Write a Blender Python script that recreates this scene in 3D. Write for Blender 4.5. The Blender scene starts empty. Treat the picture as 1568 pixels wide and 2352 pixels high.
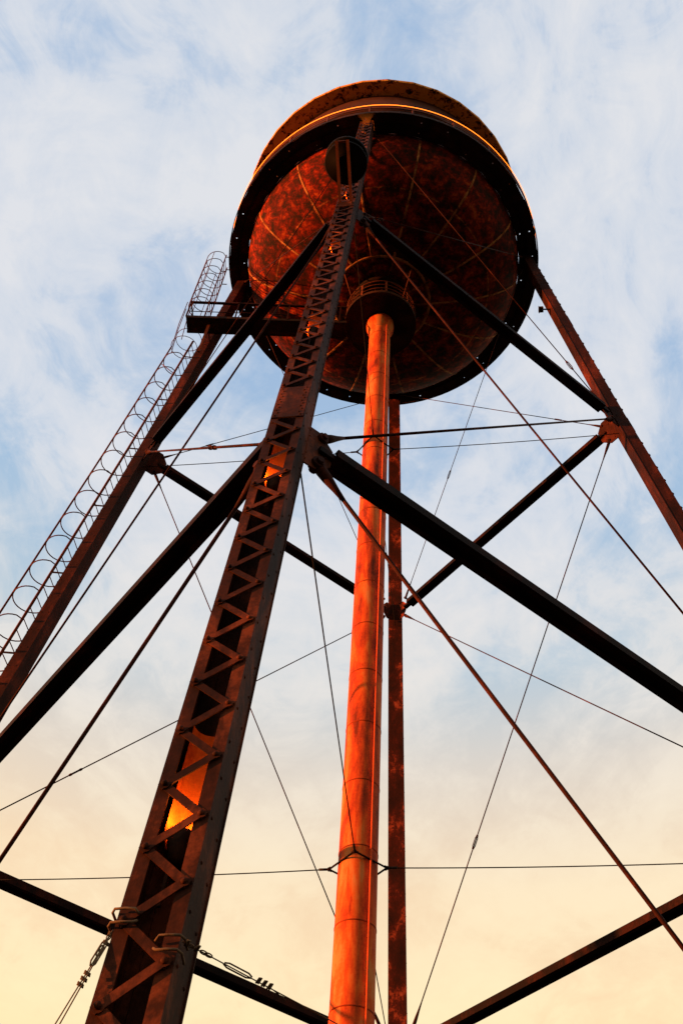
import bpy, bmesh, math, random
from mathutils import Vector as V, Matrix
random.seed(7)
R = math.radians
sc = bpy.context.scene
col = sc.collection

# ------------------------------------------------------------------ camera
cd = bpy.data.cameras.new("camera"); cam = bpy.data.objects.new("camera", cd); col.objects.link(cam)
cd.sensor_fit = 'HORIZONTAL'; cd.sensor_width = 36.0; cd.lens = 36.0 * 2302.7 / 1568.0
cd.clip_start = 0.05; cd.clip_end = 6000
cr, cu, cf = V((0.99868208, -0.01445024, 0.0492473)), V((-0.04099646, -0.8018821, 0.59607414)), V((-0.03087711, 0.59730753, 0.80141769))
m = Matrix.Identity(4)
for i in range(3):
    m[i][0] = cr[i]; m[i][1] = cu[i]; m[i][2] = -cf[i]
m.translation = V((0, -12.17865, 1.6)); cam.matrix_world = m
sc.camera = cam

# ------------------------------------------------------------------ sun + sky
SUN_AZ, SUN_EL = 189.0, 6.0            # direction the sun stands in (math azimuth from +x, degrees)
sd = bpy.data.lights.new("sun", 'SUN'); sun = bpy.data.objects.new("sun", sd); col.objects.link(sun)
sd.energy = 5.0; sd.angle = R(0.6); sd.color = (1.0, 0.30, 0.075)
sdir = V((math.cos(R(SUN_AZ)) * math.cos(R(SUN_EL)), math.sin(R(SUN_AZ)) * math.cos(R(SUN_EL)), math.sin(R(SUN_EL))))
sun.rotation_euler = sdir.to_track_quat('Z', 'Y').to_euler()

W = bpy.data.worlds.new("World"); sc.world = W; W.use_nodes = True
nt = W.node_tree; N = nt.nodes; L = nt.links; N.clear()
def nd(t, **k):
    n = N.new(t)
    for a, b in k.items(): setattr(n, a, b)
    return n
def ramp(fac, stops):
    r_ = nd('ShaderNodeValToRGB'); e = r_.color_ramp.elements
    while len(e) > 1: e.remove(e[0])
    e[0].position = stops[0][0]; e[0].color = (*stops[0][1], 1) if len(stops[0][1]) == 3 else stops[0][1]
    for p, c in stops[1:]:
        q = e.new(p); q.color = (*c, 1)
    L.new(fac, r_.inputs[0]); return r_.outputs[0]
out = nd('ShaderNodeOutputWorld'); bg = nd('ShaderNodeBackground'); L.new(bg.outputs[0], out.inputs[0]); bg.inputs[1].default_value = 0.375
sky = nd('ShaderNodeTexSky'); sky.sky_type = 'NISHITA'; sky.sun_disc = False
sky.sun_elevation = R(SUN_EL); sky.sun_rotation = R(90 - SUN_AZ)
tc = nd('ShaderNodeTexCoord'); sep = nd('ShaderNodeSeparateXYZ'); L.new(tc.outputs['Generated'], sep.inputs[0])
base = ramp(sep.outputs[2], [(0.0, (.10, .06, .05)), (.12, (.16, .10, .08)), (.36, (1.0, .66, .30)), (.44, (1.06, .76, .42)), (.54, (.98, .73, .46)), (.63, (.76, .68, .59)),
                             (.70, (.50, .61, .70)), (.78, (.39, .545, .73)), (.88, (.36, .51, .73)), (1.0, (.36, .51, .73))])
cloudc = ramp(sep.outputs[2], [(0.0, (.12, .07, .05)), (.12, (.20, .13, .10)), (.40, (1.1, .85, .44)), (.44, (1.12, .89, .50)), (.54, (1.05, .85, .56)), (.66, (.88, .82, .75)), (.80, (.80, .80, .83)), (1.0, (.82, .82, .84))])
# cirrus on a flat layer high above: direction divided by its height
dv = nd('ShaderNodeMath', operation='ADD'); L.new(sep.outputs[2], dv.inputs[0]); dv.inputs[1].default_value = .12
dx = nd('ShaderNodeMath', operation='DIVIDE'); L.new(sep.outputs[0], dx.inputs[0]); L.new(dv.outputs[0], dx.inputs[1])
dy = nd('ShaderNodeMath', operation='DIVIDE'); L.new(sep.outputs[1], dy.inputs[0]); L.new(dv.outputs[0], dy.inputs[1])
cb = nd('ShaderNodeCombineXYZ'); L.new(dx.outputs[0], cb.inputs[0]); L.new(dy.outputs[0], cb.inputs[1])
mp = nd('ShaderNodeMapping'); mp.inputs['Rotation'].default_value = (0, 0, R(-28)); mp.inputs['Scale'].default_value = (1.9, 1.6, 1); mp.inputs['Location'].default_value = (1.7, .4, 0)
L.new(cb.outputs[0], mp.inputs[0])
n1 = nd('ShaderNodeTexNoise'); n1.inputs['Scale'].default_value = 1.5; n1.inputs['Detail'].default_value = 7; n1.inputs['Roughness'].default_value = .62; n1.inputs['Distortion'].default_value = .55
L.new(mp.outputs[0], n1.inputs['Vector'])
n2 = nd('ShaderNodeTexNoise'); n2.inputs['Scale'].default_value = 7; n2.inputs['Detail'].default_value = 9; n2.inputs['Roughness'].default_value = .66; n2.inputs['Distortion'].default_value = .7
L.new(mp.outputs[0], n2.inputs['Vector'])
mx = nd('ShaderNodeMath', operation='MULTIPLY_ADD'); L.new(n2.outputs[0], mx.inputs[0]); mx.inputs[1].default_value = .42; L.new(n1.outputs[0], mx.inputs[2])
mask = ramp(mx.outputs[0], [(.56, (0, 0, 0)), (.65, (.33,) * 3), (.73, (.72,) * 3), (.84, (.95,) * 3)])
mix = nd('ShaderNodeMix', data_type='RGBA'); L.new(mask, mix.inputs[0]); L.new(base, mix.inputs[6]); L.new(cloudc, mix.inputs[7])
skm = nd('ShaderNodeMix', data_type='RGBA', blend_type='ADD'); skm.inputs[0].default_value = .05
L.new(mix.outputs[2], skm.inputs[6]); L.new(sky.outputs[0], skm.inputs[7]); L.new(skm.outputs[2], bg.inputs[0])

vs = sc.view_settings
vs.view_transform = 'Standard'; vs.look = 'None'; vs.exposure = 1.3; vs.gamma = 1.0; vs.use_curve_mapping = False

# ------------------------------------------------------------------ materials
def newmat(name):
    mt = bpy.data.materials.new(name); mt.use_nodes = True
    return mt, mt.node_tree.nodes, mt.node_tree.links, mt.node_tree.nodes['Principled BSDF']
def mramp(Nn, Ll, fac, stops):
    r_ = Nn.new('ShaderNodeValToRGB'); e = r_.color_ramp.elements
    while len(e) > 1: e.remove(e[0])
    e[0].position = stops[0][0]; e[0].color = (*stops[0][1], 1)
    for p, c in stops[1:]: e.new(p).color = (*c, 1)
    Ll.new(fac, r_.inputs[0]); return r_.outputs[0]
def noise(Nn, Ll, vec, scale, detail=6, rough=.6, dist=0.0):
    n = Nn.new('ShaderNodeTexNoise'); n.inputs['Scale'].default_value = scale; n.inputs['Detail'].default_value = detail
    n.inputs['Roughness'].default_value = rough; n.inputs['Distortion'].default_value = dist; Ll.new(vec, n.inputs['Vector']); return n.outputs[0]
def steel(name, stops, scale=1.6, rough=.72, stretch=(1, 1, .45), bump=.25, metal=0.0, fine=22, spec=.04):
    mt, Nn, Ll, b = newmat(name)
    t = Nn.new('ShaderNodeTexCoord'); mp_ = Nn.new('ShaderNodeMapping'); mp_.inputs['Scale'].default_value = stretch
    Ll.new(t.outputs['Object'], mp_.inputs[0])
    a = noise(Nn, Ll, mp_.outputs[0], scale, 8, .65, .3); f = noise(Nn, Ll, t.outputs['Object'], fine, 4, .7)
    ad = Nn.new('ShaderNodeMath'); ad.operation = 'MULTIPLY_ADD'; Ll.new(f, ad.inputs[0]); ad.inputs[1].default_value = .25; Ll.new(a, ad.inputs[2])
    c = mramp(Nn, Ll, ad.outputs[0], stops); Ll.new(c, b.inputs['Base Color'])
    b.inputs['Roughness'].default_value = rough; b.inputs['Metallic'].default_value = metal
    b.inputs['Specular IOR Level'].default_value = spec
    bp = Nn.new('ShaderNodeBump'); bp.inputs['Strength'].default_value = bump; bp.inputs['Distance'].default_value = .01
    Ll.new(f, bp.inputs['Height']); Ll.new(bp.outputs[0], b.inputs['Normal'])
    return mt
M = {}
M['leg'] = steel('leg steel', [(.42, (.010, .0050, .0035)), (.54, (.021, .0075, .0045)), (.64, (.040, .012, .006)), (.76, (.12, .030, .012))], scale=2.4)
M['leg2'] = steel('dark leg steel', [(.44, (.010, .004, .003)), (.56, (.020, .006, .004)), (.66, (.038, .009, .005)), (.78, (.11, .022, .010))])
M['legfar'] = steel('weathered leg steel', [(.44, (.014, .006, .005)), (.60, (.032, .008, .005)), (.68, (.055, .010, .006)), (.74, (.20, .035, .015)), (.82, (.30, .08, .04))], scale=2.6, stretch=(1, 1, .6))
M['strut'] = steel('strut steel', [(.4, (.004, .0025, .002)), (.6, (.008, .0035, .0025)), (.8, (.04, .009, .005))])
M['rod'] = steel('rod steel', [(.4, (.014, .006, .004)), (.65, (.034, .009, .006)), (.8, (.09, .02, .010))], scale=3)
M['cable'] = steel('cable steel', [(.4, (.016, .013, .012)), (.7, (.03, .022, .018))], scale=5)
M['dark'] = steel('blackened steel', [(.4, (.010, .007, .006)), (.62, (.022, .012, .008)), (.78, (.06, .020, .009))])
M['shell'] = steel('tank shell paint', [(.42, (.035, .016, .013)), (.60, (.065, .026, .021)), (.82, (.10, .04, .03))], scale=1.1, stretch=(1, 1, .6))
M['roof'] = steel('patchy eave paint', [(.50, (.03, .015, .008)), (.56, (.30, .10, .02)), (.61, (.80, .32, .05)), (.82, (.80, .38, .08))], scale=5.5, stretch=(1, 1, 1))
M['siren'] = steel('siren paint', [(.4, (.003, .0022, .002)), (.7, (.006, .004, .003))])
M['ladder'] = steel('ladder steel', [(.4, (.06, .018, .010)), (.7, (.13, .035, .016))], scale=3)
M['galv'] = steel('galvanised fittings', [(.4, (.05, .03, .02)), (.7, (.13, .085, .05))], scale=8)
M['ground'] = steel('gravel ground', [(.4, (.015, .013, .011)), (.7, (.045, .038, .03))], scale=.6, stretch=(1, 1, 1), rough=.95)

# riser paint: sheets of orange red, chalky patches
mt, Nn, Ll, b = newmat('riser paint'); M['riser'] = mt
t = Nn.new('ShaderNodeTexCoord'); mp_ = Nn.new('ShaderNodeMapping'); mp_.inputs['Scale'].default_value = (1, 1, .22); Ll.new(t.outputs['Object'], mp_.inputs[0])
a = noise(Nn, Ll, mp_.outputs[0], 3.2, 9, .66, .3); f = noise(Nn, Ll, t.outputs['Object'], 30, 3, .6)
ad = Nn.new('ShaderNodeMath'); ad.operation = 'MULTIPLY_ADD'; Ll.new(f, ad.inputs[0]); ad.inputs[1].default_value = .12; Ll.new(a, ad.inputs[2])
c = mramp(Nn, Ll, ad.outputs[0], [(.42, (.13, .018, .004)), (.49, (.30, .034, .005)), (.55, (.46, .058, .007)), (.61, (.54, .10, .012)), (.69, (.50, .17, .045))])
Ll.new(c, b.inputs['Base Color']); b.inputs['Roughness'].default_value = .7; b.inputs['Specular IOR Level'].default_value = .08
bp = Nn.new('ShaderNodeBump'); bp.inputs['Strength'].default_value = .15; bp.inputs['Distance'].default_value = .01; Ll.new(a, bp.inputs['Height']); Ll.new(bp.outputs[0], b.inputs['Normal'])

# bowl: blotched rust with rust runs along the plate seams
BOWL_R, BOWL_C, ZB = 4.02, 2.25, 30.1
mt, Nn, Ll, b = newmat('bowl rust'); M['bowl'] = mt
t = Nn.new('ShaderNodeTexCoord'); sp = Nn.new('ShaderNodeSeparateXYZ'); Ll.new(t.outputs['Object'], sp.inputs[0])
def mth(op, a_, b_=None, c_=None):
    n = Nn.new('ShaderNodeMath'); n.operation = op
    for i, x in enumerate((a_, b_, c_)):
        if x is None: continue
        if isinstance(x, (int, float)): n.inputs[i].default_value = x
        else: Ll.new(x, n.inputs[i])
    return n.outputs[0]
at = mth('ARCTAN2', sp.outputs[1], sp.outputs[0])
rr = mth('SQRT', mth('ADD', mth('MULTIPLY', sp.outputs[0], sp.outputs[0]), mth('MULTIPLY', sp.outputs[1], sp.outputs[1])))
NS = 14
u_ = mth('FRACT', mth('ADD', mth('MULTIPLY', at, NS / (2 * math.pi)), .5 + NS))
du = mth('MULTIPLY', mth('ABSOLUTE', mth('SUBTRACT', u_, .5)), mth('MULTIPLY', rr, 2 * math.pi / NS))       # metres from a radial seam
dr = mth('ABSOLUTE', mth('SUBTRACT', rr, 1.35)); dr2 = mth('ABSOLUTE', mth('SUBTRACT', rr, 3.05))
nb = noise(Nn, Ll, t.outputs['Object'], 3.4, 10, .74, .25); nf = noise(Nn, Ll, t.outputs['Object'], 14, 6, .7); nl = noise(Nn, Ll, t.outputs['Object'], .7, 3, .5)
dmin = mth('MINIMUM', mth('MINIMUM', du, dr), mth('MULTIPLY', dr2, 1.6))
seam = mth('SUBTRACT', 1.0, mth('SMOOTH_MIN', 1.0, mth('DIVIDE', dmin, mth('MULTIPLY', nf, .085)), .3)); seam = mth('MAXIMUM', seam, 0.0)
seam = mth('MULTIPLY', seam, mth('MULTIPLY', mth('MAXIMUM', mth('SUBTRACT', nb, .44), 0.0), 4.5))
rust = mramp(Nn, Ll, mth('ADD', nb, mth('MULTIPLY', nf, .22)), [(.48, (.018, .0100, .0060)), (.57, (.060, .0100, .0050)), (.65, (.18, .012, .004)), (.70, (.33, .030, .005)), (.77, (.42, .09, .015))])
bare = mramp(Nn, Ll, nl, [(.35, (.5, .5, .5)), (.65, (1, 1, 1))])
m0 = Nn.new('ShaderNodeMix'); m0.data_type = 'RGBA'; m0.blend_type = 'MULTIPLY'; m0.inputs[0].default_value = 1; Ll.new(rust, m0.inputs[6]); Ll.new(bare, m0.inputs[7])
m1 = Nn.new('ShaderNodeMix'); m1.data_type = 'RGBA'; Ll.new(mth('MINIMUM', seam, 1.0), m1.inputs[0]); Ll.new(m0.outputs[2], m1.inputs[6]); m1.inputs[7].default_value = (.52, .20, .06, 1)
Ll.new(m1.outputs[2], b.inputs['Base Color']); b.inputs['Roughness'].default_value = .75; b.inputs['Specular IOR Level'].default_value = .05
bp = Nn.new('ShaderNodeBump'); bp.inputs['Strength'].default_value = .35; bp.inputs['Distance'].default_value = .02; Ll.new(nb, bp.inputs['Height']); Ll.new(bp.outputs[0], b.inputs['Normal'])

def emit(name, c, s):
    mt, Nn, Ll, b = newmat(name); b.inputs['Base Color'].default_value = (*c, 1)
    b.inputs['Emission Color'].default_value = (*c, 1); b.inputs['Emission Strength'].default_value = s; return mt
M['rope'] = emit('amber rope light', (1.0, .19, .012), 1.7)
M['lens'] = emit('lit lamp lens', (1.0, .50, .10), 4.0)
M['glass'] = steel('dark glass', [(.4, (.02, .02, .02)), (.7, (.04, .035, .03))], rough=.12)

# ------------------------------------------------------------------ mesh helpers
class MB:
    def __init__(s): s.v = []; s.f = []; s.sm = []
    def face(s, idx, smooth=False): s.f.append(idx); s.sm.append(smooth)
    def box(s, c, ax, ay, az):            # centre, half vectors
        b = len(s.v)
        for i in (-1, 1):
            for j in (-1, 1):
                for k in (-1, 1): s.v.append(c + ax * i + ay * j + az * k)
        for q in ((0, 1, 3, 2), (4, 6, 7, 5), (0, 4, 5, 1), (2, 3, 7, 6), (0, 2, 6, 4), (1, 5, 7, 3)): s.face([b + i for i in q])
    def bar(s, a, b, side, w, h):          # a->b, width w along side, height h across
        d = (b - a); ln = d.length; d = d / ln; sd_ = (side - d * side.dot(d)).normalized(); up = d.cross(sd_)
        s.box((a + b) / 2, d * ln / 2, sd_ * w / 2, up * h / 2)
    def tube(s, pts, r, n=8, closed=False, caps=True):
        pts = [V(p) for p in pts]; m_ = len(pts); rings = []
        t0 = (pts[1] - pts[0]).normalized(); ref = V((0, 0, 1)) if abs(t0.z) < .9 else V((1, 0, 0)); u = (ref - t0 * ref.dot(t0)).normalized()
        for i, p in enumerate(pts):
            if closed: t = (pts[(i + 1) % m_] - pts[i - 1]).normalized()
            else: t = (pts[min(i + 1, m_ - 1)] - pts[max(i - 1, 0)]).normalized()
            u = (u - t * u.dot(t)).normalized(); w = t.cross(u); b = len(s.v); rings.append(b)
            ri = r[i] if isinstance(r, (list, tuple)) else r
            for k in range(n):
                a = 2 * math.pi * k / n; s.v.append(p + (u * math.cos(a) + w * math.sin(a)) * ri)
        for i in range(m_ if closed else m_ - 1):
            a, b = rings[i], rings[(i + 1) % m_]
            for k in range(n): s.face([a + k, a + (k + 1) % n, b + (k + 1) % n, b + k], True)
        if caps and not closed:
            s.face([rings[0] + k for k in range(n)][::-1]); s.face([rings[-1] + k for k in range(n)])
    def lathe(s, prof, n=64, c=V((0, 0, 0)), smooth=True, close=False, ex=V((1, 0, 0)), ey=V((0, 1, 0)), ez=V((0, 0, 1))):
        b = len(s.v); m_ = len(prof)
        for (r, z) in prof:
            for k in range(n):
                a = 2 * math.pi * k / n; s.v.append(c + ex * (r * math.cos(a)) + ey * (r * math.sin(a)) + ez * z)
        for i in range(m_ if close else m_ - 1):
            j = (i + 1) % m_
            for k in range(n): s.face([b + i * n + k, b + i * n + (k + 1) % n, b + j * n + (k + 1) % n, b + j * n + k], smooth)
    def ball(s, c, r, n=8, ax=None, flat=1.0):
        ez = (ax or V((0, 0, 1))).normalized(); ref = V((1, 0, 0)) if abs(ez.x) < .9 else V((0, 1, 0)); ex = (ref - ez * ref.dot(ez)).normalized(); ey = ez.cross(ex)
        s.lathe([(max(r * math.cos(a), 1e-4), r * flat * math.sin(a)) for a in [math.pi * (i / 6 - .5) for i in range(7)]], n, c, True, False, ex, ey, ez)
    def plate(s, pts, nrm, th):            # convex polygon plate
        n = len(pts); b = len(s.v); nn = nrm.normalized() * th / 2
        for p in pts: s.v.append(p + nn)
        for p in pts: s.v.append(p - nn)
        s.face([b + i for i in range(n)]); s.face([b + n + i for i in range(n)][::-1])
        for i in range(n): s.face([b + i, b + n + i, b + n + (i + 1) % n, b + (i + 1) % n])
    def build(s, name, mat, parent=None, loc=None):
        me = bpy.data.meshes.new(name); o_ = loc or V((0, 0, 0))
        me.from_pydata([tuple(p - o_) for p in s.v], [], s.f); me.polygons.foreach_set('use_smooth', s.sm)
        me.materials.append(mat)
        bm = bmesh.new(); bm.from_mesh(me); bmesh.ops.recalc_face_normals(bm, faces=bm.faces); bm.to_mesh(me); bm.free()
        me.update()
        o = bpy.data.objects.new(name, me); col.objects.link(o); o.location = o_
        if parent: o.parent = parent; o.matrix_parent_inverse = Matrix.Identity(4)
        return o
def thing(name, label, cat, group=None, loc=(0, 0, 0)):
    o = bpy.data.objects.new(name, None); col.objects.link(o); o['label'] = label; o['category'] = cat; o.location = loc
    if group: o['group'] = group
    return o
def tag(o, label, cat, group=None):
    o['label'] = label; o['category'] = cat
    if group: o['group'] = group
    return o
Z = V((0, 0, 1))

# ------------------------------------------------------------------ setting
g = MB(); n = 48
g.v.append(V((0, 0, 0)))
for k in range(n): g.v.append(V((2500 * math.cos(2 * math.pi * k / n), 2500 * math.sin(2 * math.pi * k / n), 0)))
for k in range(n): g.face([0, 1 + k, 1 + (k + 1) % n])
go = g.build('ground', M['ground']); go['kind'] = 'structure'

# ------------------------------------------------------------------ tower frame
ROT = -97.468
ZT, Z1, Z2 = 30.03, 20.74, 10.38
def rad(z):
    if z > Z1: return 5.379 - (z - Z1) * (5.379 - 4.276) / (ZT - Z1)
    return 6.709 + (Z2 - z) * .1284
def E(k): a = R(ROT + 90 * k); return V((math.cos(a), math.sin(a), 0))
def T(k): e = E(k); return V((-e.y, e.x, 0))
def A(k, z): return E(k) * rad(z) + Z * z + (T(0) * -.03 if k == 0 else V((0, 0, 0)))
def frame(k, z):
    ax = (A(k, z + .05) - A(k, z - .05)).normalized(); eo = (E(k) - ax * E(k).dot(ax)).normalized()
    return ax, eo, T(k)
tower = thing('water_tower', 'rust-red riveted steel water tower with round tank, four lattice legs and orange riser pipe', 'water tower')
LW, LD = .36, .27
zs_leg = [0.02, Z2, Z1, ZT + .02]
def leg(k):
    lm = (M['leg'], M['leg2'], M['legfar'], M['leg2'])[k]
    root = None; LW, LD = (.35, .27) if k == 0 else (.33, .235)
    # channels: web + two flanges, one each side
    for s in (-1, 1):
        ch = MB()
        for i in range(3):
            za, zb = zs_leg[i], zs_leg[i + 1]; a, b = A(k, za), A(k, zb); d = (b - a).normalized(); eo = (E(k) - d * E(k).dot(d)).normalized(); t = T(k)
            ext = d * .002
            ch.bar(a + t * s * (LW / 2 - .006) - ext, b + t * s * (LW / 2 - .006) + ext, t, .012, LD)
            for q in (-1, 1):
                ch.bar(a + t * s * (LW / 2 - .047) + eo * q * (LD / 2 - .006), b + t * s * (LW / 2 - .047) + eo * q * (LD / 2 - .006), t, .07, .012)
        if s == -1: root = ch.build('leg', lm, tower)
        else: ch.build('channel', lm, root)
    # inner cover plate
    ip = MB()
    for i in range(3):
        a, b = A(k, zs_leg[i]), A(k, zs_leg[i + 1]); d = (b - a).normalized(); eo = (E(k) - d * E(k).dot(d)).normalized()
        ip.bar(a - eo * (LD / 2 + .007), b - eo * (LD / 2 + .007), T(k), LW + .02, .012)
    ip.build('cover_plate', lm, root)
    # zigzag lacing on the outer face + rivet heads
    lc = MB(); rv = MB(); pitch = .232; z = .6; s = -1; splices = [(10.42, 11.22), (20.05, 20.62)]
    if k != 0: splices.append((25.2, 25.8))
    while z < ZT - .4:
        if not any(a_ - .22 < z < b_ - .02 for a_, b_ in splices):
            ax, eo, t = frame(k, z); off = LD / 2 + (.006 if s > 0 else .014)
            pa = A(k, z) + t * s * (LW / 2 - .045) + eo * off; pb = A(k, z + pitch) - t * s * (LW / 2 - .045) + eo * off
            dd = (pb - pa).normalized() * .03
            lc.bar(pa - dd, pb + dd, dd.cross(eo), .052, .008)
            for p_ in (pa,): rv.ball(p_ + eo * .014, .021, 6, eo, .7)
            for p_ in (pa, pb): lc.lathe([(.0001, -.004), (.034, -.004), (.034, .004), (.0001, .004)], 10, p_ - eo * .0005, False, False, t, ax, eo)
        z += pitch; s = -s
    lc.build('lacing', lm, root)
    # splice plates and their rivets
    for a_, b_ in splices:
        sp_ = MB(); zc = (a_ + b_) / 2; ax, eo, t = frame(k, zc)
        sp_.bar(A(k, a_) + eo * (LD / 2 + .007), A(k, b_) + eo * (LD / 2 + .007), t, LW - .01, .014)
        n_ = int((b_ - a_) / .07)
        for i in range(n_):
            zz = a_ + .04 + (b_ - a_ - .08) * i / (n_ - 1)
            for s_ in (-1, 1): rv.ball(A(k, zz) + eo * (LD / 2 + .015) + t * s_ * (LW / 2 - .04 - .022 * (i % 2)), .012, 6, eo, .8)
        sp_.build('splice_plate', lm, root)
    # rivets down the two webs near the corners
    z = 1.0
    while z < ZT - .3:
        ax, eo, t = frame(k, z)
        for s_ in (-1, 1):
            for q in (-1, 1): rv.ball(A(k, z) + t * s_ * (LW / 2) + eo * q * (LD / 2 - .05), .012, 5, t, .7)
        z += .31 if k == 0 else .46
    rv.build('rivets', lm, root)
    # gussets at the panel points, in the planes of the two neighbouring faces
    for zl in (Z2, Z1):
        for nb_ in (1, -1):
            dirn = (A((k + nb_) % 4, zl) - A(k, zl)).normalized(); ax, eo, t = frame(k, zl)
            o = A(k, zl) + dirn * .16; gp = MB(); gs = .62 if k == 2 else 1.0
            pts = [o + ax * .42 * gs, o + dirn * .22 * gs + ax * .42 * gs, o + dirn * .40 * gs + ax * .18 * gs, o + dirn * .40 * gs - ax * .18 * gs, o + dirn * .22 * gs - ax * .42 * gs, o - ax * .42 * gs]
            gp.plate(pts, dirn.cross(ax), .016)
            for q in ((.08, .34), (.08, .2), (.08, -.2), (.08, -.34), (.32, .07), (.32, -.07)):
                for s_ in (-1, 1): gp.ball(o + dirn * q[0] * gs + ax * q[1] * gs + dirn.cross(ax) * .012 * s_, .016, 6, dirn.cross(ax), .7)
            gp.build('gusset_plate', lm, root)
    return root
legs = [leg(k) for k in range(4)]

# struts: H sections, web level, four at each panel height
def strut(k, zl):
    a, b = A(k, zl), A((k + 1) % 4, zl); d = (b - a).normalized(); side = d.cross(Z).normalized(); w, h = (.235, .13) if zl == Z2 else (.215, .12)
    s = MB(); e0, e1 = a + d * .56, b - d * (.56 if (k, zl) != (3, Z2) else .26)
    s.bar(e0, e1, side, w - .012, .010)
    for q in (-1, 1): s.bar(e0 + side * q * w / 2, e1 + side * q * w / 2, side, .012, h)
    for q in (-1, 1):
        for u in (-1, 1): s.bar(e0 + side * q * (w / 2 - .036) + Z * u * (h / 2 - .005), e1 + side * q * (w / 2 - .036) + Z * u * (h / 2 - .005), side, .059, .010)
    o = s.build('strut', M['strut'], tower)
    for c_, dd in ((a, d), (b, -d)):
        p = MB(); p.bar(c_ + dd * .38, c_ + dd * .85, side, w * .48, h * .62)
        p.build('end_bracket', M['strut'], o)
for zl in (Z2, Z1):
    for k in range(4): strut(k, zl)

# diagonal tie rods with clevis ends and turnbuckles
def rod(p, q, r, tb, name='tie_rod', mat='rod', sag=0, clev=True):
    d = (q - p); ln = d.length; dn = d / ln; m_ = MB()
    n_ = 14 if sag else 1
    pts = [p + d * (i / n_) - Z * (sag * 4 * (i / n_) * (1 - i / n_)) for i in range(n_ + 1)]
    m_.tube(pts, r, 8)
    o = m_.build(name, M[mat], tower)
    side = dn.cross(Z).normalized() if abs(dn.z) < .98 else V((1, 0, 0)); up = side.cross(dn)
    if clev:
        for c_, dd in ((p, dn), (q, -dn)):
            cl = MB(); cl.tube([c_ + dd * .04, c_ + dd * .20, c_ + dd * .34, c_ + dd * .5], [r * 3.0, r * 2.6, r * 1.7, r * 1.0], 8)
            cl.tube([c_ - side * r * 4.2, c_ + side * r * 4.2], r * 2.0, 8); cl.tube([c_ - side * r * 2.6, c_ + side * r * 2.6], r * 3.4, 10)
            cl.build('clevis', M[mat], o)
    if tb:
        c_ = p + d * tb - (Z * (sag * 4 * tb * (1 - tb))); t_ = MB(); hl = max(.11, r * 8)
        for s_ in (-1, 1): t_.tube([c_ - dn * hl + side * s_ * r * 1.2, c_ - dn * hl * .7 + side * s_ * r * 2.3, c_ + dn * hl * .7 + side * s_ * r * 2.3, c_ + dn * hl + side * s_ * r * 1.2], r * .75, 6)
        for s_ in (-1, 1): t_.tube([c_ + dn * s_ * hl * .82, c_ + dn * s_ * hl * 1.25], r * 1.9, 8)
        t_.build('turnbuckle', M[mat], o)
    return o
def node(k, zl, other, dz):
    if zl == ZT: dirn = (A(other, zl) - A(k, zl)).normalized(); return A(k, zl - .12) + dirn * .2
    if zl == 0: dirn = (A(other, .4) - A(k, .4)).normalized(); return A(k, .4) + dirn * .2
    ax = frame(k, zl)[0]; dirn = (A(other, zl) - A(k, zl)).normalized(); return A(k, zl) + dirn * .40 + ax * dz
lev = [ZT, Z1, Z2, 0]
for i in range(3):
    for k in range(4):
        for (a_, b_) in ((k, (k + 1) % 4), ((k + 1) % 4, k)):
            near = k in (0, 3)
            r_ = (.012, .019, .022)[i] if near else (.010, .012, .013)[i]
            p = node(a_, lev[i], b_, -.30); q = node(b_, lev[i + 1], a_, .30)
            tb = .93
            if near and i == 1 and (a_, b_) == (3, 0): tb = .70
            if near and i == 1 and (a_, b_) == (1, 0): tb = None
            if near and i == 1 and a_ == 0: tb = None
            if (a_, b_) == (0, 1) and i == 0: tb = .88
            if (a_, b_) in ((2, 3), (2, 1)) and i == 0: tb = .84
            if (a_, b_) == (2, 3) and i == 1: tb = .80
            if (a_, b_) == (1, 2) and i == 1: tb = .72
            if (a_, b_) == (1, 2) and i == 0: tb = .66
            rod(p, q, r_, tb)

# ------------------------------------------------------------------ riser
RR = .275
rs = MB(); prof = [(.30, 0.03), (.285, 6), (RR, 9), (RR, 26.2)]
rs.lathe(prof, 48)
riser = rs.build('riser_pipe', M['riser'], tower)
bl = MB(); bl.lathe([(RR + .004, 25.98), (RR + .012, 26.0), (.36, 26.22), (.37, 26.3), (.37, 26.49)], 48); bl.build('bell', M['riser'], riser)
sm = MB(); z = .98
rrz = lambda z: RR if z > 9 else (RR + .01 * (9 - z) / 3 if z > 6 else .285 + .015 * (6 - z) / 6)
while z < 25.8:
    sm.lathe([(rrz(z) - .002, z - .012), (rrz(z) + .005, z - .008), (rrz(z) + .005, z + .008), (rrz(z) - .002, z + .012)], 48)
    z += 1.12
M['band'] = steel('seam grime', [(.4, (.10, .016, .005)), (.7, (.26, .035, .008))], scale=4)
sm.build('weld_bands', M['band'], riser)
cdt = MB(); a_ = R(-57); cx = V((math.cos(a_), math.sin(a_), 0))
cdt.tube([cx * (RR + .04) + Z * zz for zz in (.1, 6, 9, 26.3)], .012, 6)
z = .8
while z < 25.5:
    cdt.tube([cx * (RR + .005) + Z * z, cx * (RR + .04) + Z * z], .008, 5); z += 1.3
M['conduit'] = steel('conduit paint', [(.4, (.45, .05, .015)), (.7, (.62, .09, .02))], scale=4)
cdt.build('conduit', M['conduit'], riser)

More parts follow.
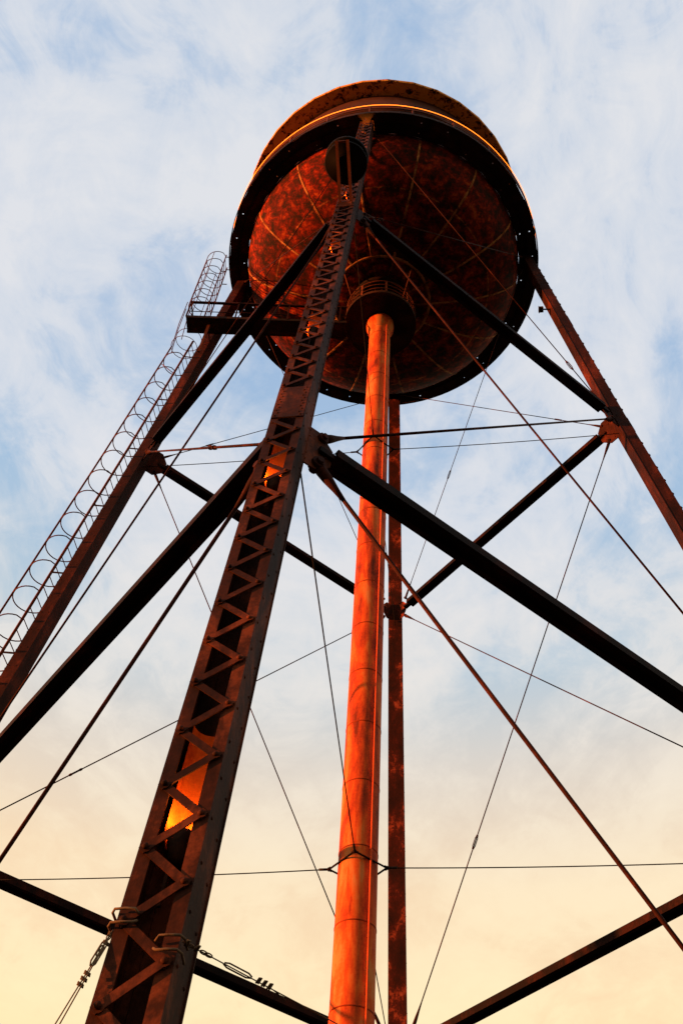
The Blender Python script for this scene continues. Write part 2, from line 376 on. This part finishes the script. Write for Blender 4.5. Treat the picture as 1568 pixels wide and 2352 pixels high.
# spider collars that hold the riser, with their stay cables
def collar(zc, rs_, zleg):
    pts = [E(k) * rs_ + Z * zc for k in range(4)]
    m_ = MB()
    for k in range(4): m_.tube([pts[k], pts[(k + 1) % 4]], .014, 6)
    for k in range(4): m_.ball(pts[k], .030, 8); m_.tube([pts[k] + T(k) * .05 - E(k) * .02, pts[k] - T(k) * .05 - E(k) * .02], .012, 6)
    o = m_.build('riser_collar', M['strut'], tower)
    for k in range(4):
        # each stay runs from the collar corner to the leg at the panel point
        target = A(k, zc) - E(k) * .15
        if k == 0: target = A(0, zleg - .35) - E(0) * .15 + T(0) * .12
        c_ = MB(); n_ = 16; p, q = pts[k], target; sg = .05 if k else .02
        c_.tube([p + (q - p) * (i / n_) - Z * (sg * 4 * (i / n_) * (1 - i / n_)) for i in range(n_ + 1)], .009, 6)
        c_.tube([p + (q - p).normalized() * .02, p + (q - p).normalized() * .14], .019, 6)
        c_.build('stay_cable', M['cable'], o)
collar(20.27, .40, Z1)
collar(9.74, .40, Z2)

# ------------------------------------------------------------------ tank
tk = MB(); tk.lathe([(BOWL_R + .02, ZB + .004), (BOWL_R + .02, 31.4), (BOWL_R + .035, 31.4), (BOWL_R + .035, 31.52), (BOWL_R + .02, 31.52), (BOWL_R + .02, 32.75), (BOWL_R + .035, 32.75), (BOWL_R + .035, 32.87), (BOWL_R + .02, 32.87), (BOWL_R + .02, 34.1)], 96)
shell = tk.build('tank_shell', M['shell'], tower)
bw = MB(); prof = []
for i in range(29):
    ph = math.pi / 2 * i / 28; prof.append((max(BOWL_R * math.cos(ph), .3), ZB - BOWL_C * math.sin(ph)))
    if prof[-1][0] <= .3: break
bw.lathe(prof, 112); bowl = bw.build('tank_bowl', M['bowl'], tower)
M['seam'] = steel('seam rust', [(.46, (.03, .010, .007)), (.54, (.14, .04, .014)), (.64, (.34, .13, .04)), (.80, (.50, .22, .08))], scale=3.6, stretch=(1, 1, 1))
def bowlz(r): return ZB - BOWL_C * math.sqrt(max(0, 1 - (r / BOWL_R) ** 2))
for i in range(NS):
    a = 2 * math.pi * (i + .0) / NS; e = V((math.cos(a), math.sin(a), 0)); t = V((-e.y, e.x, 0)); p = MB(); b0 = 0; nn = 26
    for j in range(nn + 1):
        ph = R(20) + (R(88) - R(20)) * j / nn; r_ = BOWL_R * math.sin(ph); q = e * r_ + Z * bowlz(r_); nrm = (e * (r_ / BOWL_R ** 2) + Z * ((q.z - ZB) / BOWL_C ** 2)).normalized()
        for w_, h_ in ((-.028, .001), (-.022, .010), (.022, .010), (.028, .001)): p.v.append(q + t * w_ + nrm * h_)
    for j in range(nn):
        for w_ in range(3): p.face([j * 4 + w_, j * 4 + w_ + 1, j * 4 + 5 + w_, j * 4 + 4 + w_])
    p.build('seam_strap', M['seam'], bowl)
p = MB(); r_ = 1.36; p.lathe([(r_ - .035, bowlz(r_ - .035) - .001), (r_ - .025, bowlz(r_ - .025) - .011), (r_ + .025, bowlz(r_ + .025) - .011), (r_ + .035, bowlz(r_ + .035) - .001)], 80); p.build('seam_ring', M['seam'], bowl)
rf = MB(); rf.lathe([(BOWL_R - .10, 34.14), (4.48, 34.10), (4.50, 34.16), (4.50, 34.2), (.25, 35.9), (.001, 36.0)], 36, V((-.08, 0, 0)), smooth=False)
rf.build('roof', M['roof'], tower)
# rim plate between bowl and balcony
# balcony floor with drain holes
bf = MB(); NA = 36; dl = .016 / 4.3
angs = []
for i in range(NA):
    a = 2 * math.pi * i / NA + .03; angs += [a - dl, a + dl]
radii = [BOWL_R + .03, 4.16 - .016, 4.16 + .016, 4.44 - .016, 4.44 + .016, 4.60]
hole = lambda i, j: (i % 2 == 0) and ((j == 1 and (i // 2) % 2 == 0) or (j == 3 and (i // 2) % 3 != 0))
for zz in (ZB, ZB + .012):
    b0 = len(bf.v)
    for a in angs:
        for r_ in radii: bf.v.append(V((r_ * math.cos(a), r_ * math.sin(a), zz)))
    na, nr = len(angs), len(radii)
    for i in range(na):
        for j in range(nr - 1):
            if hole(i, j): continue
            i2 = (i + 1) % na; bf.face([b0 + i * nr + j, b0 + i2 * nr + j, b0 + i2 * nr + j + 1, b0 + i * nr + j + 1])
# outer channel lip and under-floor ring angles
bf.lathe([(4.602, ZB - .05), (4.622, ZB - .05), (4.622, ZB + .10), (4.602, ZB + .10)], 96, smooth=False, close=True)
bf.lathe([(4.29, ZB - .004), (4.29, ZB - .06), (4.30, ZB - .06), (4.30, ZB - .004)], 96, smooth=False, close=True)
balc = bf.build('balcony', M['dark'], tower)
for i in range(24):
    a = 2 * math.pi * (i + .3) / 24; e = V((math.cos(a), math.sin(a), 0)); t = V((-e.y, e.x, 0)); b_ = MB()
    b_.bar(e * (BOWL_R + .03) + Z * (ZB - .035), e * 4.6 + Z * (ZB - .035), t, .05, .06) if False else b_.bar(e * (BOWL_R + .035) + Z * (ZB - .04), e * 4.285 + Z * (ZB - .04), Z, .07, .012)
    b_.build('floor_bracket', M['dark'], balc)
hr = MB(); hr.tube([V((4.59 * math.cos(a), 4.59 * math.sin(a), 30.76)) for a in [2 * math.pi * i / 96 for i in range(96)]], .022, 6, closed=True)
hr.lathe([(4.585, 30.62), (4.597, 30.62), (4.597, 30.74), (4.585, 30.74)], 96, smooth=False, close=True)
rail = hr.build('handrail', M['ladder'], tower)
mr = MB(); mr.tube([V((4.59 * math.cos(a), 4.59 * math.sin(a), 30.42)) for a in [2 * math.pi * i / 96 for i in range(96)]], .010, 5, closed=True)
mr.build('mid_rail', M['ladder'], rail)
for i in range(24):
    a = 2 * math.pi * (i + .55) / 24; e = V((math.cos(a), math.sin(a), 0)); t = V((-e.y, e.x, 0)); p = MB()
    p.bar(e * 4.58 + Z * (ZB + .1), e * 4.58 + Z * 30.75, t, .045, .045); p.build('post', M['ladder'], rail)

# hub under the bowl: neck, round inspection platform with rails
nk = MB(); zbb = ZB - BOWL_C
nk.lathe([(.42, 26.6), (.42, zbb - .05), (.62, zbb + .02)], 40)
nk.lathe([(.62, zbb - .015), (.80, zbb + .0), (.82, zbb + .07)], 48)
neck = nk.build('tank_neck', M['dark'], tower)
fl = MB()
for i in range(16):
    a = 2 * math.pi * i / 16; e = V((math.cos(a), math.sin(a), 0)); t = V((-e.y, e.x, 0))
    fl.bar(e * .43 + Z * 27.3, e * .43 + Z * (zbb - .04), t, .02, .1)
fl.build('stiffener_fins', M['leg'], neck)
pf = MB(); pf.lathe([(.372, 26.5), (.95, 26.5), (.97, 26.5), (.97, 26.62), (.95, 26.62), (.95, 26.53), (.43, 26.53), (.43, 26.62)], 48, smooth=False)
plat = pf.build('inspection_platform', M['dark'], tower)
for zz, r_ in ((26.80, .012), (27.03, .012), (27.25, .016)):
    t_ = MB(); t_.tube([V((.95 * math.cos(a), .95 * math.sin(a), zz)) for a in [R(-165) + R(330) * i / 60 for i in range(61)]], r_, 6); t_.build('guard_rail', M['ladder'], plat)
for i in range(9):
    a = R(-165) + R(330) * i / 8; e = V((math.cos(a), math.sin(a), 0)); t_ = MB(); t_.bar(e * .95 + Z * 26.55, e * .95 + Z * 27.25, e, .012, .05); t_.build('post', M['ladder'], plat)
for i in range(4):      # hangers from the bowl
    a = R(45 + 90 * i + ROT); e = V((math.cos(a), math.sin(a), 0)); t_ = MB(); t_.tube([e * .93 + Z * 26.6, e * 1.35 + Z * (zbb + .2)], .014, 6); t_.build('hanger_rod', M['ladder'], plat)

# gangway from the left leg to the hub
gw = MB(); x0, x1, ya, yb, zg = -5.22, -.90, -.24, .22, 26.1
gw.box(V(((x0 + x1) / 2, (ya + yb) / 2, zg + .02)), V(((x1 - x0) / 2, 0, 0)), V((0, (yb - ya) / 2, 0)), V((0, 0, .006)))
for y in (ya, yb): gw.box(V(((x0 + x1) / 2, y, zg + .04)), V(((x1 - x0) / 2, 0, 0)), V((0, .006, 0)), V((0, 0, .06)))
for i in range(8):
    x = x0 + .05 + (x1 - x0 - .1) * i / 7; gw.box(V((x, (ya + yb) / 2, zg + .0)), V((.02, 0, 0)), V((0, (yb - ya) / 2 - .01, 0)), V((0, 0, .012)))
gang = gw.build('gangway', M['dark'], tower)
for y in (ya, yb):
    h = MB(); h.bar(V((x0, y, zg + .92)), V((x1, y, zg + .92)), V((0, 1, 0)), .06, .06); h.build('handrail', M['rod'], gang)
    h = MB(); h.bar(V((x0, y, zg + .36)), V((x1, y, zg + .36)), V((0, 1, 0)), .018, .018); h.build('mid_rail', M['rod'], gang)
    for x in (x0, -3.9, -2.5, -1.1):
        h = MB(); h.bar(V((x, y, zg + .05)), V((x, y, zg + .92)), V((1, 0, 0)), .035, .035); h.build('post', M['rod'], gang)
h = MB(); h.bar(V((x0, ya, zg + .92)), V((x0, yb, zg + .92)), V((1, 0, 0)), .035, .035); h.build('handrail', M['rod'], gang)
h = MB(); h.bar(V((-4.6, -.05, zg - .02)), V((-4.6, -.05, zg - .02)) + V((-.12, .25, -1.1)), V((1, 0, 0)), .07, .05); h.build('support_post', M['ladder'], gang)
h = MB(); h.bar(V((-4.62, .2, zg - .03)), A(3, zg - .03) - E(3) * .1, Z, .10, .02); h.build('support_arm', M['ladder'], gang)

# ------------------------------------------------------------------ caged ladders (things of their own)
LG = 'caged ladders up to the tank'
lad = thing('caged_ladder', 'long caged ladder with round hoops climbing the outer left leg', 'ladder', LG)
def off(z, o_, w): ax, eo, t = frame(3, z); return A(3, z) + E(3) * o_ - T(3) * w * -1
za, zb2 = 9.0, 26.05
for w in (-.2, .2):
    p = MB(); p.tube([off(z, .34, w) for z in (za, Z1, zb2)], .029 if w > 0 else .018, 8); p.build('rail', M['ladder'], lad)
z = za + .1; i = 0
while z < zb2:
    p = MB(); p.tube([off(z, .34, -.2), off(z, .34, .2)], .010, 5); p.build('rung', M['ladder'], lad)
    z += .30; i += 1
def hoop(cfun, z, n_=18):
    pts = []
    for i in range(n_ + 1):
        a = R(-118) + R(236) * i / n_; pts.append(cfun(z, .34 + .24 + .35 * math.cos(a), .35 * math.sin(a)))
    pts = [cfun(z, .34, -.2)] + pts + [cfun(z, .34, .2)]; return pts
z = za + .6
while z < zb2 - .2:
    p = MB(); p.tube(hoop(off, z), .0125, 5); p.build('hoop', M['ladder'], lad); z += .78
for a in (0,):
    p = MB(); p.tube([off(z, .34 + .24 + .36 * math.cos(R(35)), .35 * math.sin(R(35))) for z in (za + .6, Z1, zb2 - .2)], .023, 6); p.build('cage_strap', M['ladder'], lad)
for z in (12, 14.2, 16.4, 18.6, 20.8, 23.0, 25.2):
    for w in (-.2, .2):
        p = MB(); p.bar(off(z, .34, w), off(z, .12, w * .8), Z, .04, .012); p.build('standoff', M['ladder'], lad)
p = MB(); p.tube([off(24.9, .86, .2), off(24.3, .34, .2)], .012, 5); p.build('brace', M['ladder'], lad)
for q in ((off(zb2 - .2, .867, .2), V((-5.30, -.30, 26.9))), (off(zb2 - .2, .93, 0), V((-5.36, -.10, 26.9))), (off(zb2 - .1, .6, .34), V((-5.08, -.46, 26.9)))):
    p = MB(); p.tube([q[0], q[0] * .5 + q[1] * .5 + V((-.03, 0, 0)), q[1]], .011, 5); p.build('link_strap', M['ladder'], lad)
for f_ in (.3, .75):
    p = MB(); z = zb2 - .2 + f_; p.tube([off(z, .36 + .30 + .36 * math.cos(a), .35 * math.sin(a)) for a in [2 * math.pi * i / 20 for i in range(20)]], .010, 5, closed=True); p.build('hoop', M['ladder'], lad)

ul = thing('caged_ladder', 'short upright caged ladder between the gangway and the tank balcony', 'ladder', LG)
def off2(z, o_, w): return V((-4.70 - (o_ - .34), -.12 + w, z))
for w in (-.2, .2):
    p = MB(); p.tube([off2(z, .34, w) for z in (26.05, 30.2)], .018, 8); p.build('rail', M['ladder'], ul)
for i in range(13):
    z = 26.3 + .3 * i; p = MB(); p.tube([off2(z, .34, -.2), off2(z, .34, .2)], .010, 5); p.build('rung', M['ladder'], ul)
for i in range(7):
    p = MB(); p.tube(hoop(off2, 26.9 + .533 * i), .0115, 5); p.build('hoop', M['ladder'], ul)
for a in (-75, -35, 0, 35, 75):
    p = MB(); p.tube([off2(z, .58 + .355 * math.cos(R(a)), .35 * math.sin(R(a))) for z in (26.9, 30.1)], .010, 5); p.build('cage_strap', M['ladder'], ul)
for z in (29.0, 30.05):
    for w in (-.2, .2):
        p = MB(); p.bar(off2(z, .34, w), off2(z, .18, w), Z, .04, .012); p.build('standoff', M['ladder'], ul)

# ------------------------------------------------------------------ amber rope light on the handrail
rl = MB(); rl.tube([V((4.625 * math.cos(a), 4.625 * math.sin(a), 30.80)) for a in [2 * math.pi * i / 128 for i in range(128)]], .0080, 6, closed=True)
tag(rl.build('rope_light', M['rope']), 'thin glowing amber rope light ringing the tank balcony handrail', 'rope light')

# ------------------------------------------------------------------ lamps inside the near leg
M['added_reflector'] = steel('reflector paint', [(.42, (.09, .014, .004)), (.54, (.24, .036, .006)), (.70, (.42, .080, .010))], scale=2.2, stretch=(3, 3, .5))  # orange for the added half-pipe, chosen for the lamp glow it shows
def lamp(z, label):
    ax, eo, t = frame(0, z); c = A(0, z); ex, ey = t, ax.cross(t)
    o = thing('leg_lamp', label, 'lamp', 'amber lamps inside the near leg', c)
    h = MB(); h.lathe([(.001, -.14), (.04, -.13), (.055, -.09), (.072, -.03), (.08, .02), (.08, .05), (.073, .05)], 20, V((0, 0, 0)), True, False, ex, ey, ax)
    h.build('housing', M['dark'], o)
    l = MB(); l.lathe([(.073, .045), (.058, .062), (.03, .072), (.001, .075)], 20, V((0, 0, 0)), True, False, ex, ey, ax); l.build('lens', M['lens'], o)
    b_ = MB(); b_.bar(-ax * .10, -ax * .10 - eo * (LD / 2 - .005), t, .05, .012); b_.bar(-ax * .21 - t * .03, -ax * .42 - t * .03, t, .02, .02); b_.build('bracket', M['dark'], o)
    rf_ = MB(); nr = 16  # half-pipe added behind the lamp to catch and round its glow
    for zz, rr_ in ((-.02, .085), (.12, .118), (1.0, .118)):
        for i in range(nr + 1):
            a = R(5) + R(170) * i / nr; rf_.v.append(ax * zz + t * (math.cos(a) * rr_) - eo * (math.sin(a) * rr_ * .95))
    for j in range(2):
        for i in range(nr): rf_.face([j * (nr + 1) + i, j * (nr + 1) + i + 1, (j + 1) * (nr + 1) + i + 1, (j + 1) * (nr + 1) + i], True)
    if z < 24: rf_.build('added_reflector', M['added_reflector'], o)
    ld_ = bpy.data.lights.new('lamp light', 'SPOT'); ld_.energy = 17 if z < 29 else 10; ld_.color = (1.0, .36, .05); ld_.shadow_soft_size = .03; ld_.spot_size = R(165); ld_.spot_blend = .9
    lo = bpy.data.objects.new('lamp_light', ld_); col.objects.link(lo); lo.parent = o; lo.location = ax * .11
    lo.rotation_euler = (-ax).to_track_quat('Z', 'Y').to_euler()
for z, lb in ((4.93, 'dark domed lamp glowing amber inside the near leg, lowest of the seven'),
              (9.2, 'domed amber lamp inside the near leg just below its riveted splice plate'),
              (13.38, 'domed amber lamp inside the near leg level with the gangway under the tank'),
              (17.5, 'amber lamp inside the near leg just below the upper strut joint'),
              (21.6, 'amber lamp inside the near leg behind the siren arms'),
              (25.7, 'amber lamp inside the near leg hidden above the siren drum'),
              (29.65, 'amber lamp at the very top of the near leg under the balcony')):
    lamp(z, lb)

# ------------------------------------------------------------------ siren on arms at the near leg
si = thing('siren', 'round black siren drum on two outstretched steel arms near the top of the near leg', 'siren')
e0, t0 = E(0), T(0)
for s in (-1, 1):
    p = MB(); p.bar(e0 * (rad(20.3) + .15) + Z * 20.3 + t0 * (s * .105 - .02), e0 * 6.52 + Z * 21.08 + t0 * (s * .105 - .02), t0, .055, .05); p.build('arm', M['ladder'], si)
p = MB(); p.bar(e0 * 6.50 + Z * 21.085 + t0 * -.13, e0 * 6.50 + Z * 21.085 + t0 * .09, Z, .03, .04); p.build('cross_bar', M['leg'], si)
p = MB(); p.bar(e0 * (rad(20.2) + .155) + Z * 20.2 - t0 * .14, e0 * (rad(20.2) + .155) + Z * 20.2 + t0 * .1, Z, .25, .02); p.build('mounting_plate', M['leg'], si)
cc = e0 * 6.06 + Z * 21.15 + t0 * .0
p = MB(); p.lathe([(.001, 0), (.14, 0), (.15, -.05), (.19, -.05), (.20, 0), (.40, 0), (.415, .02), (.415, .05), (.38, .06), (.36, .07), (.36, .26), (.40, .27), (.42, .30), (.42, .36), (.25, .42), (.001, .5)], 40, cc, True); p.build('drum', M['siren'], si)

# ------------------------------------------------------------------ floodlight on the right leg
fo = thing('floodlight', 'small boxy floodlight on a short arm off the right leg just under the balcony', 'floodlight')
pc = A(1, 26.6) - E(1) * .36 - T(1) * .02
p = MB(); p.box(pc, E(1) * .055, T(1) * .07, Z * .045); p.box(pc - E(1) * .062, E(1) * .008, T(1) * .085, Z * .055); p.build('housing', M['dark'], fo)
p = MB(); p.bar(pc + E(1) * .05, A(1, 26.6) - E(1) * .13, Z, .03, .03); p.build('arm', M['rod'], fo)

# ------------------------------------------------------------------ clamped wire ropes low on the near leg
def wire_rope(label, start, ends, clampz, s_side, tbpos, slack):
    o = thing('wire_rope', label, 'wire rope', 'wire ropes clamped to the near leg')
    ax, eo, t = frame(0, clampz); c = A(0, clampz) + eo * (LD / 2 + .03) + t * s_side * .13
    for dz_ in (-.035, .045):
        p = MB(); base_ = c + ax * dz_
        p.tube([base_ - t * s_side * .07 + ax * (.005 - dz_ * .5) - eo * .01 , base_ - t * s_side * .05 + eo * .008, base_ - t * s_side * .0 + eo * .012, base_ + t * s_side * .055 + eo * .008, base_ + t * s_side * .073 - eo * .02, base_ + t * s_side * .07 - eo * .10], .007, 8); p.build('clamp', M['galv'], o)
    for j, e_ in enumerate(ends):
        d = e_ - start; n_ = 20; w_ = MB()
        pts = [start + d * (i / n_) - Z * (slack * 4 * (i / n_) * (1 - i / n_)) for i in range(n_ + 1)]
        w_.tube(pts, .0035, 5); w_.build('strand', M['galv'], o)
    d = (ends[0] - start).normalized(); side = d.cross(cf).normalized()
    p = MB(); c_ = start + d * tbpos
    for s_ in (-1, 1): p.tube([c_ - d * .085 + side * s_ * .004, c_ - d * .06 + side * s_ * .013, c_ + d * .06 + side * s_ * .013, c_ + d * .085 + side * s_ * .004], .0045, 6)
    p.build('turnbuckle', M['galv'], o)
    for dd in (.03, .09, tbpos + .13, tbpos + .165, tbpos + .2):
        p = MB(); q = start + d * dd; p.tube([q - side * .014 - d * .006, q + side * .018 - d * .006, q + side * .022 + d * .004, q - side * .012 + d * .006], .0055, 6); p.build('cable_clip', M['galv'], o)
    for dd in (.05, .13, .16):
        p = MB(); q = start + d * dd; p.tube([q + (d * math.cos(a) * .022 + side * math.sin(a) * .009) for a in [2 * math.pi * i / 12 for i in range(12)]], .0035, 5, closed=True); p.build('shackle', M['galv'], o)
    if s_side > 0:
        p = MB(); q = start + d * (tbpos + .2); p.tube([q, q + d * .05 + side * -.008, q + d * .12 + side * -.022], .003, 5); p.build('loose_tail', M['galv'], o)
    return o
wire_rope('galvanised wire rope with hook and clips dropping from the left edge of the near leg', A(0, 4.30) + E(0) * .12 - T(0) * .185, [V((-2.027, -8.842, 0.0)), V((-1.87, -8.86, 0.0))], 4.32, -1, .16, .0)
wire_rope('galvanised wire rope with turnbuckle running from the near leg towards the riser', A(0, 4.22) + E(0) * .13 + T(0) * .185, [A(1, 3.75) - E(1) * .15], 4.16, 1, .34, .02)
